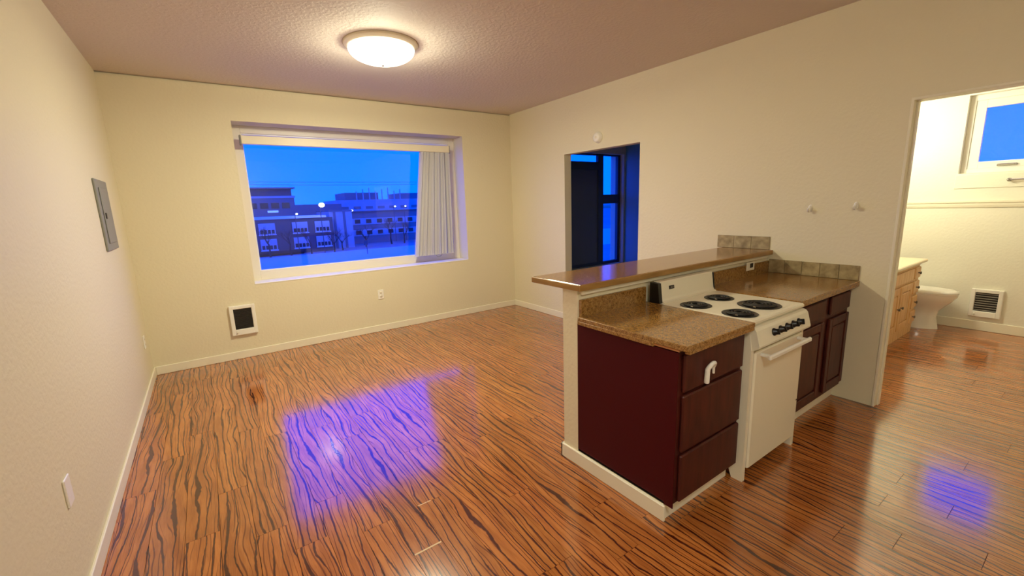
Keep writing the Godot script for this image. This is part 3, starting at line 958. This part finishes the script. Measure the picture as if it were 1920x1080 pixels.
func build_bathroom() -> void:
	# vanity
	var v := thing("bathroom_vanity", Vector3.ZERO, "light maple bathroom vanity with cream top and brass knobs", "vanity")
	var x0 := 5.22
	var x1 := 6.69
	var zf := 4.012
	bx("body", M.maple, v, Vector3(x0, 0.085, BZ), Vector3(x1, 0.757, zf), 0.002)
	bx("toe_kick", M.maple, v, Vector3(x0, 0.0, BZ), Vector3(x1, 0.085, zf - 0.004), 0.001)
	var top := bx("vanity_top", M.counter_cream, v, Vector3(x0 - 0.01, 0.757, BZ), Vector3(x1 + 0.055, 0.789, zf + 0.045), 0.008, "cream vanity top")
	var st := mb()
	var rings := []
	for q in [[0.0, 0.205, 0.165], [0.016, 0.215, 0.175], [0.020, 0.205, 0.165], [0.014, 0.190, 0.150], [0.002, 0.10, 0.08]]:
		rings.append(ellipse(Vector3(5.98, 0.789 + q[0], 3.80), q[1], q[2], q[2]))
	loft(st, rings)
	obj(st, "sink_basin", M.porcelain, top, "white sink basin")
	var drawers := [[x0 + 0.03, 6.44, 0.60, 0.715], [6.48, x1 - 0.02, 0.60, 0.715], [6.48, x1 - 0.02, 0.44, 0.57], [6.48, x1 - 0.02, 0.28, 0.41], [6.48, x1 - 0.02, 0.12, 0.25]]
	for k in drawers.size():
		var q: Array = drawers[k]
		var d := drawer_front(v, "drawer", q[0], q[1], q[2], q[3], zf, M.maple)
		if k > 0:
			st = mb()
			lathe(st, [Vector2(0.006, 0.0), Vector2(0.006, 0.012), Vector2(0.014, 0.016), Vector2(0.014, 0.024), Vector2(0.0, 0.028)], 12, Transform3D(Basis(Vector3.RIGHT, PI / 2), Vector3((q[0] + q[1]) / 2, (q[2] + q[3]) / 2, zf + 0.018)))
			obj(st, "knob", M.grille, d)
	for q in [[x0 + 0.03, 5.62, 5.58], [5.645, 6.03, 5.99], [6.055, 6.44, 6.095]]:
		var d := panel_door(v, q[0], q[1], 0.12, 0.57, zf, M.maple, 0.06)
		st = mb()
		lathe(st, [Vector2(0.006, 0.0), Vector2(0.006, 0.012), Vector2(0.014, 0.016), Vector2(0.014, 0.024), Vector2(0.0, 0.028)], 12, Transform3D(Basis(Vector3.RIGHT, PI / 2), Vector3(q[2], 0.36, zf + 0.018)))
		obj(st, "knob", M.grille, d)
	# toilet
	var t := thing("toilet", Vector3(6.98, 0, BZ), "white toilet with closed lid beyond the vanity", "toilet")
	st = mb()
	rings = []
	for q in [[0.0, 0.115, 0.40, 0.29, 0.22], [0.03, 0.112, 0.40, 0.285, 0.22], [0.13, 0.098, 0.40, 0.265, 0.21], [0.20, 0.105, 0.41, 0.265, 0.22], [0.26, 0.135, 0.43, 0.295, 0.24], [0.32, 0.165, 0.45, 0.325, 0.25], [0.365, 0.182, 0.46, 0.345, 0.26], [0.39, 0.185, 0.46, 0.350, 0.26]]:
		rings.append(ellipse(Vector3(0, q[0], q[2]), q[1], q[3], q[4]))
	loft(st, rings)
	obj(st, "bowl", M.porcelain, t)
	st = mb()
	loft(st, [ellipse(Vector3(0, 0.392, 0.46), 0.188, 0.352, 0.24), ellipse(Vector3(0, 0.410, 0.46), 0.190, 0.355, 0.24)])
	obj(st, "seat", M.porcelain, t)
	st = mb()
	loft(st, [ellipse(Vector3(0, 0.412, 0.46), 0.188, 0.353, 0.24), ellipse(Vector3(0, 0.428, 0.46), 0.186, 0.350, 0.24), ellipse(Vector3(0, 0.436, 0.46), 0.165, 0.325, 0.22)])
	obj(st, "lid", M.porcelain, t)
	bx("tank", M.porcelain, t, Vector3(-0.205, 0.385, 0.015), Vector3(0.205, 0.725, 0.20), 0.02)
	bx("tank_lid", M.porcelain, t, Vector3(-0.215, 0.725, 0.008), Vector3(0.215, 0.76, 0.21), 0.01)
	# towel bar under the window
	var b := thing("towel_bar", Vector3(BX, 1.572, 4.475), "slim metal towel bar under the bathroom window", "towel bar")
	st = mb()
	tube(st, [Vector3(-0.045, 0, -0.012), Vector3(-0.045, 0, 0.52)], 0.007, 0.007, 10)
	obj(st, "rod", M.chrome, b)
	for z in [0.0, 0.51]:
		st = mb()
		lathe(st, [Vector2(0.0, 0.062), Vector2(0.013, 0.058), Vector2(0.013, 0.034), Vector2(0.009, 0.028), Vector2(0.010, 0.010), Vector2(0.022, 0.007), Vector2(0.022, 0.0)], 16, Transform3D(Basis(Vector3(0, 0, 1), PI / 2), Vector3(0, 0, z)))
		obj(st, "post", M.chrome, b)
	# vanity light on the wall over the vanity, out of view round the corner
	var l := thing("vanity_light", Vector3(6.15, 2.12, BZ), "bar light with three glowing globes on the wall over the vanity", "vanity light")
	bx("back_plate", M.chrome, l, Vector3(-0.32, -0.05, 0.0), Vector3(0.32, 0.05, 0.03), 0.006)
	for k in 3:
		st = mb()
		var prof := []
		for i in 13:
			var a := PI * i / 12.0 - PI / 2
			prof.append(Vector2(0.055 * cos(a), 0.055 * sin(a)))
		var at := Vector3((k - 1) * 0.22, 0, 0.10)
		lathe(st, prof, 24, Transform3D(Basis.IDENTITY, at))
		obj(st, "globe_bulb", M.lamp_glass, l)
		var o := OmniLight3D.new()
		o.name = "vanity_bulb_glow"
		o.light_color = Color(0.99, 0.985, 0.87)
		o.light_energy = 0.50
		o.light_size = 0.05
		o.omni_range = 14.0
		o.omni_attenuation = 2.0
		o.shadow_enabled = true
		o.position = at
		l.add_child(o, true)

# ---------------------------------------------------------------- bedroom
func build_bedroom() -> void:
	var d := thing("bedroom_door", Vector3(W + WT, 0.006, 2.255), "dark open door leaf inside the unlit bedroom", "door")
	d.rotation.y = deg_to_rad(31.0)
	bx("leaf", M.navy, d, Vector3(0.0, 0.0, -0.035), Vector3(0.78, 2.03, 0.0), 0.003)
	var st := mb()
	lathe(st, [Vector2(0.012, 0.0), Vector2(0.012, 0.03), Vector2(0.027, 0.04), Vector2(0.027, 0.055), Vector2(0.0, 0.062)], 16, Transform3D(Basis(Vector3.RIGHT, -PI / 2), Vector3(0.72, 0.95, -0.035)))
	obj(st, "knob", M.chrome, d)

# ---------------------------------------------------------------- the town outside, lower than the room
const GROUND := -7.5

func facade(parent: Node, xs: Array, ys: Array, w: float, h: float, z: float, m: Material) -> void:
	for x in xs:
		for y in ys:
			bx("window", m, parent, Vector3(x, y, z), Vector3(x + w, y + h, z + 0.06))

func bare_tree(at: Vector3, height: float, sd: int, label: String) -> void:
	var r := RandomNumberGenerator.new()
	r.seed = sd
	var st := mb()
	var grow := func(me: Callable, p: Vector3, d: Vector3, length: float, rad: float, depth: int) -> void:
		var mid := p + d * length * 0.5 + Vector3(r.randf_range(-1, 1), 0, r.randf_range(-1, 1)) * length * 0.06
		var e := p + d * length
		tube(st, [p, mid, e], rad, rad * 0.55, 4)
		if depth == 0:
			return
		var n := 3
		for k in n:
			var q := (d * r.randf_range(0.7, 1.1) + Vector3(r.randf_range(-1, 1), r.randf_range(0.0, 0.6), r.randf_range(-1, 1)) * 0.75).normalized()
			me.call(me, mid.lerp(e, r.randf_range(0.1, 1.0)), q, length * r.randf_range(0.55, 0.8), rad * 0.52, depth - 1)
	grow.call(grow, at, Vector3.UP, height * 0.40, height * 0.030, 5)
	tag(obj(st, "bare_tree", M.bark), label, "tree", "bare trees along the street")

func street_lamp(at: Vector3, height: float, size: float, label: String, energy: float) -> void:
	var l := thing("street_lamp", at, label, "street lamp", "street lamps in the town")
	var st := mb()
	tube(st, [Vector3.ZERO, Vector3(0, height * 0.9, 0), Vector3(0, height, 0.0), Vector3(0.3, height + 0.25, 0.3)], 0.09, 0.05, 8)
	obj(st, "pole", M.b_dark, l)
	st = mb()
	var prof := []
	for i in 9:
		var a := PI * i / 8.0 - PI / 2
		prof.append(Vector2(size * cos(a), size * 0.75 * sin(a)))
	var head := Vector3(0.3, height + 0.25, 0.4)
	lathe(st, prof, 14, Transform3D(Basis.IDENTITY, head))
	obj(st, "lamp_head", M.street_glow, l, "glowing lamp head")
	if energy > 0.0:
		var o := OmniLight3D.new()
		o.name = "street_lamp_glow"
		o.light_color = Color(0.95, 0.98, 1.0)
		o.light_energy = energy
		o.light_size = size
		o.omni_range = 60.0
		o.omni_attenuation = 2.0
		o.shadow_enabled = true
		o.position = head
		l.add_child(o)

func build_town() -> void:
	struct(bx("ground", M.asphalt, null, Vector3(-260, GROUND - 0.3, -420), Vector3(420, GROUND, -1.0)), "dusky open ground of the town below the window", "ground")
	struct(bx("street", M.road, null, Vector3(-80, GROUND, -95), Vector3(160, GROUND + 0.05, -58)), "pale street crossing the view below the window", "street")
	# low block with white bays
	var a := thing("low_apartment_block", Vector3(0, GROUND, -100), "low flat roofed block with white bays and a pale roof edge", "building")
	bx("wall", M.b_dark, a, Vector3(2.0, 0.0, -12.0), Vector3(24.8, 7.6, 0.0))
	bx("roof_edge", M.b_white, a, Vector3(1.6, 7.6, -12.4), Vector3(23.4, 8.1, 0.5))
	for x in [3.5, 9.9, 16.3, 20.9]:
		for y in [1.0, 4.3]:
			var bay := bx("bay", M.b_light, a, Vector3(x, y, 0.0), Vector3(x + 3.1, y + 2.5, 0.25))
			for k in 4:
				bx("window", M.b_glass, bay, Vector3(x + 0.2 + k * 0.72, y + 0.35, 0.25), Vector3(x + 0.72 + k * 0.72, y + 1.15, 0.32))
			bx("balcony_rail", M.b_white, bay, Vector3(x - 0.1, y, 0.25), Vector3(x + 3.2, y + 0.2, 0.7))
	# taller block behind it
	var b := thing("office_block", Vector3(0, GROUND, -120), "taller dark office block with a pale band under its roof", "building")
	bx("wall", M.b_mid, b, Vector3(-4.0, 0.0, -16.0), Vector3(20.6, 12.6, 0.0))
	bx("band", M.b_light, b, Vector3(-4.2, 12.6, -16.2), Vector3(20.8, 13.1, 0.2))
	bx("roof_storey", M.b_dark, b, Vector3(-3.5, 13.1, -15.0), Vector3(20.2, 14.9, -0.5))
	bx("roof_slab", M.b_mid, b, Vector3(-4.2, 14.9, -16.0), Vector3(21.0, 15.2, 0.4))
	for k in 9:
		bx("window", M.b_glass, b, Vector3(-2.0 + k * 2.45, 10.0, 0.0), Vector3(-0.2 + k * 2.45, 11.4, 0.1))
	var lit := bx("lit_window", M.lit_window, b, Vector3(14.2, 9.0, 0.0), Vector3(16.6, 9.5, 0.1), 0.0, "lit strip window")
	# pale block beside the low one
	var c := thing("pale_hall", Vector3(0, GROUND, -104), "pale windowless hall beside the low block", "building")
	bx("wall", M.b_light, c, Vector3(25.1, 0.0, -14.0), Vector3(30.3, 8.7, 0.0))
	bx("roof_edge", M.b_mid, c, Vector3(25.0, 8.7, -14.2), Vector3(30.5, 9.0, 0.2))
	for k in 2:
		bx("pilaster", M.b_mid, c, Vector3(26.0 + k * 2.2, 0.0, 0.0), Vector3(26.5 + k * 2.2, 8.7, 0.2))
	# long block with bands of windows
	var d := thing("long_block", Vector3(0, GROUND, -114), "long block with pale window bands behind bare trees", "building")
	bx("wall", M.b_mid, d, Vector3(32.0, 0.0, -14.0), Vector3(58.0, 8.2, 0.0))
	bx("roof_edge", M.b_dark, d, Vector3(31.8, 8.2, -14.2), Vector3(58.2, 8.6, 0.3))
	for y in [2.0, 5.0]:
		var bd := bx("band", M.b_light, d, Vector3(33.0, y, 0.0), Vector3(57.0, y + 1.7, 0.12))
		for k in 8:
			bx("window", M.b_glass, bd, Vector3(33.6 + k * 2.95, y + 0.35, 0.12), Vector3(35.0 + k * 2.95, y + 1.4, 0.18))
	# far buildings
	var e := thing("far_warehouse", Vector3(0, GROUND, -165), "far low warehouse seen between the blocks", "building")
	bx("wall", M.b_mid, e, Vector3(27.0, 0.0, -20.0), Vector3(43.5, 11.4, 0.0))
	facade(e, [29.0, 33.0, 37.0, 41.0], [8.4], 2.2, 1.0, 0.0, M.b_mid)
	var f := thing("far_plant", Vector3(0, GROUND, -180), "far industrial plant with a row of thin stacks", "building")
	bx("wall", M.b_light, f, Vector3(46.0, 0.0, -25.0), Vector3(95.0, 13.0, 0.0))
	bx("upper_storey", M.b_mid, f, Vector3(50.0, 13.0, -20.0), Vector3(64.0, 16.0, -4.0))
	bx("upper_storey", M.b_mid, f, Vector3(74.0, 13.0, -20.0), Vector3(90.0, 15.6, -4.0))
	facade(f, range(47, 94, 5).map(func(x): return x + 0.0), [9.2], 3.0, 1.1, 0.0, M.b_mid)
	for k in 8:
		var st := mb()
		tube(st, [Vector3(54.5 + k * 2.7, 13.0, -3.0), Vector3(54.5 + k * 2.7, 16.6 + (k % 3) * 0.7, -3.0)], 0.25, 0.2, 8)
		obj(st, "stack", M.b_light, f)
	# hedge, kerb
	tag(bx("hedge", M.hedge, null, Vector3(4.0, GROUND, -98.9), Vector3(18.0, GROUND + 0.9, -98.0), 0.3), "low dark hedge in front of the low block", "hedge")
	# lamps
	street_lamp(Vector3(21.5, GROUND, -95.5), 10.0, 0.62, "tallest brightest street lamp beside the pale hall", 40.0)
	street_lamp(Vector3(32.2, GROUND, -112), 8.6, 0.28, "small street lamp near the corner of the long block", 0.0)
	street_lamp(Vector3(44.0, GROUND, -112.5), 9.3, 0.24, "small street lamp in front of the long block", 0.0)
	street_lamp(Vector3(47.2, GROUND, -113), 9.3, 0.24, "second small street lamp in front of the long block", 0.0)
	street_lamp(Vector3(17.0, GROUND, -99), 8.3, 0.24, "small street lamp in front of the office block", 0.0)
	# trees
	var spots := [[10.9, -95.0, 6.8, "bare street tree between the first bays of the low block"], [14.8, -95.0, 6.4, "bare street tree between the middle bays of the low block"], [23.3, -94.6, 5.4, "slim bare tree at the corner of the low block"], [25.9, -98, 5.6, "bare tree in front of the pale hall"], [32.6, -102.5, 6.4, "bare tree at the near corner of the long block"], [39.6, -104, 8.0, "broad bare tree before the long block"], [43.0, -104, 6.8, "bare tree standing close behind its neighbour before the long block"], [18.8, -95.4, 5.6, "short bare tree near the tallest street lamp"]]
	for k in spots.size():
		bare_tree(Vector3(spots[k][0], GROUND, spots[k][1]), spots[k][2], 100 + k, spots[k][3])
	# small signpost by the street
	var sp := thing("sign_post", Vector3(27.2, GROUND, -84), "small dark sign on a post beside the street", "sign")
	var ps := mb()
	tube(ps, [Vector3.ZERO, Vector3(0, 2.6, 0)], 0.08, 0.08, 6)
	obj(ps, "post", M.b_dark, sp)
	bx("board", M.b_dark, sp, Vector3(-0.55, 1.9, -0.05), Vector3(0.25, 2.9, 0.05))
	# power line between two poles that stand outside the view
	var u := thing("power_line", Vector3(0, GROUND, -88), "thin power line crossing the dusk sky between wooden poles", "power line")
	for x in [-24.0, 74.0]:
		var ps2 := mb()
		tube(ps2, [Vector3(x, 0, -0.5), Vector3(x, 15.9, -0.5)], 0.16, 0.11, 8)
		box(ps2, Vector3(x - 0.1, 15.1, -1.7), Vector3(x + 0.1, 15.3, 0.7))
		obj(ps2, "pole", M.bark, u)
	for k in 2:
		var pl := mb()
		var pts := []
		for i in 13:
			var q := i / 12.0
			pts.append(Vector3(lerpf(-24, 74, q), 14.0 + k * 0.6 + (4.8 - 2.0 * k) * pow(q - 0.5, 2.0), -k * 1.0))
		tube(pl, pts, 0.03, 0.03, 4)
		obj(pl, "wire", M.b_dark, u)
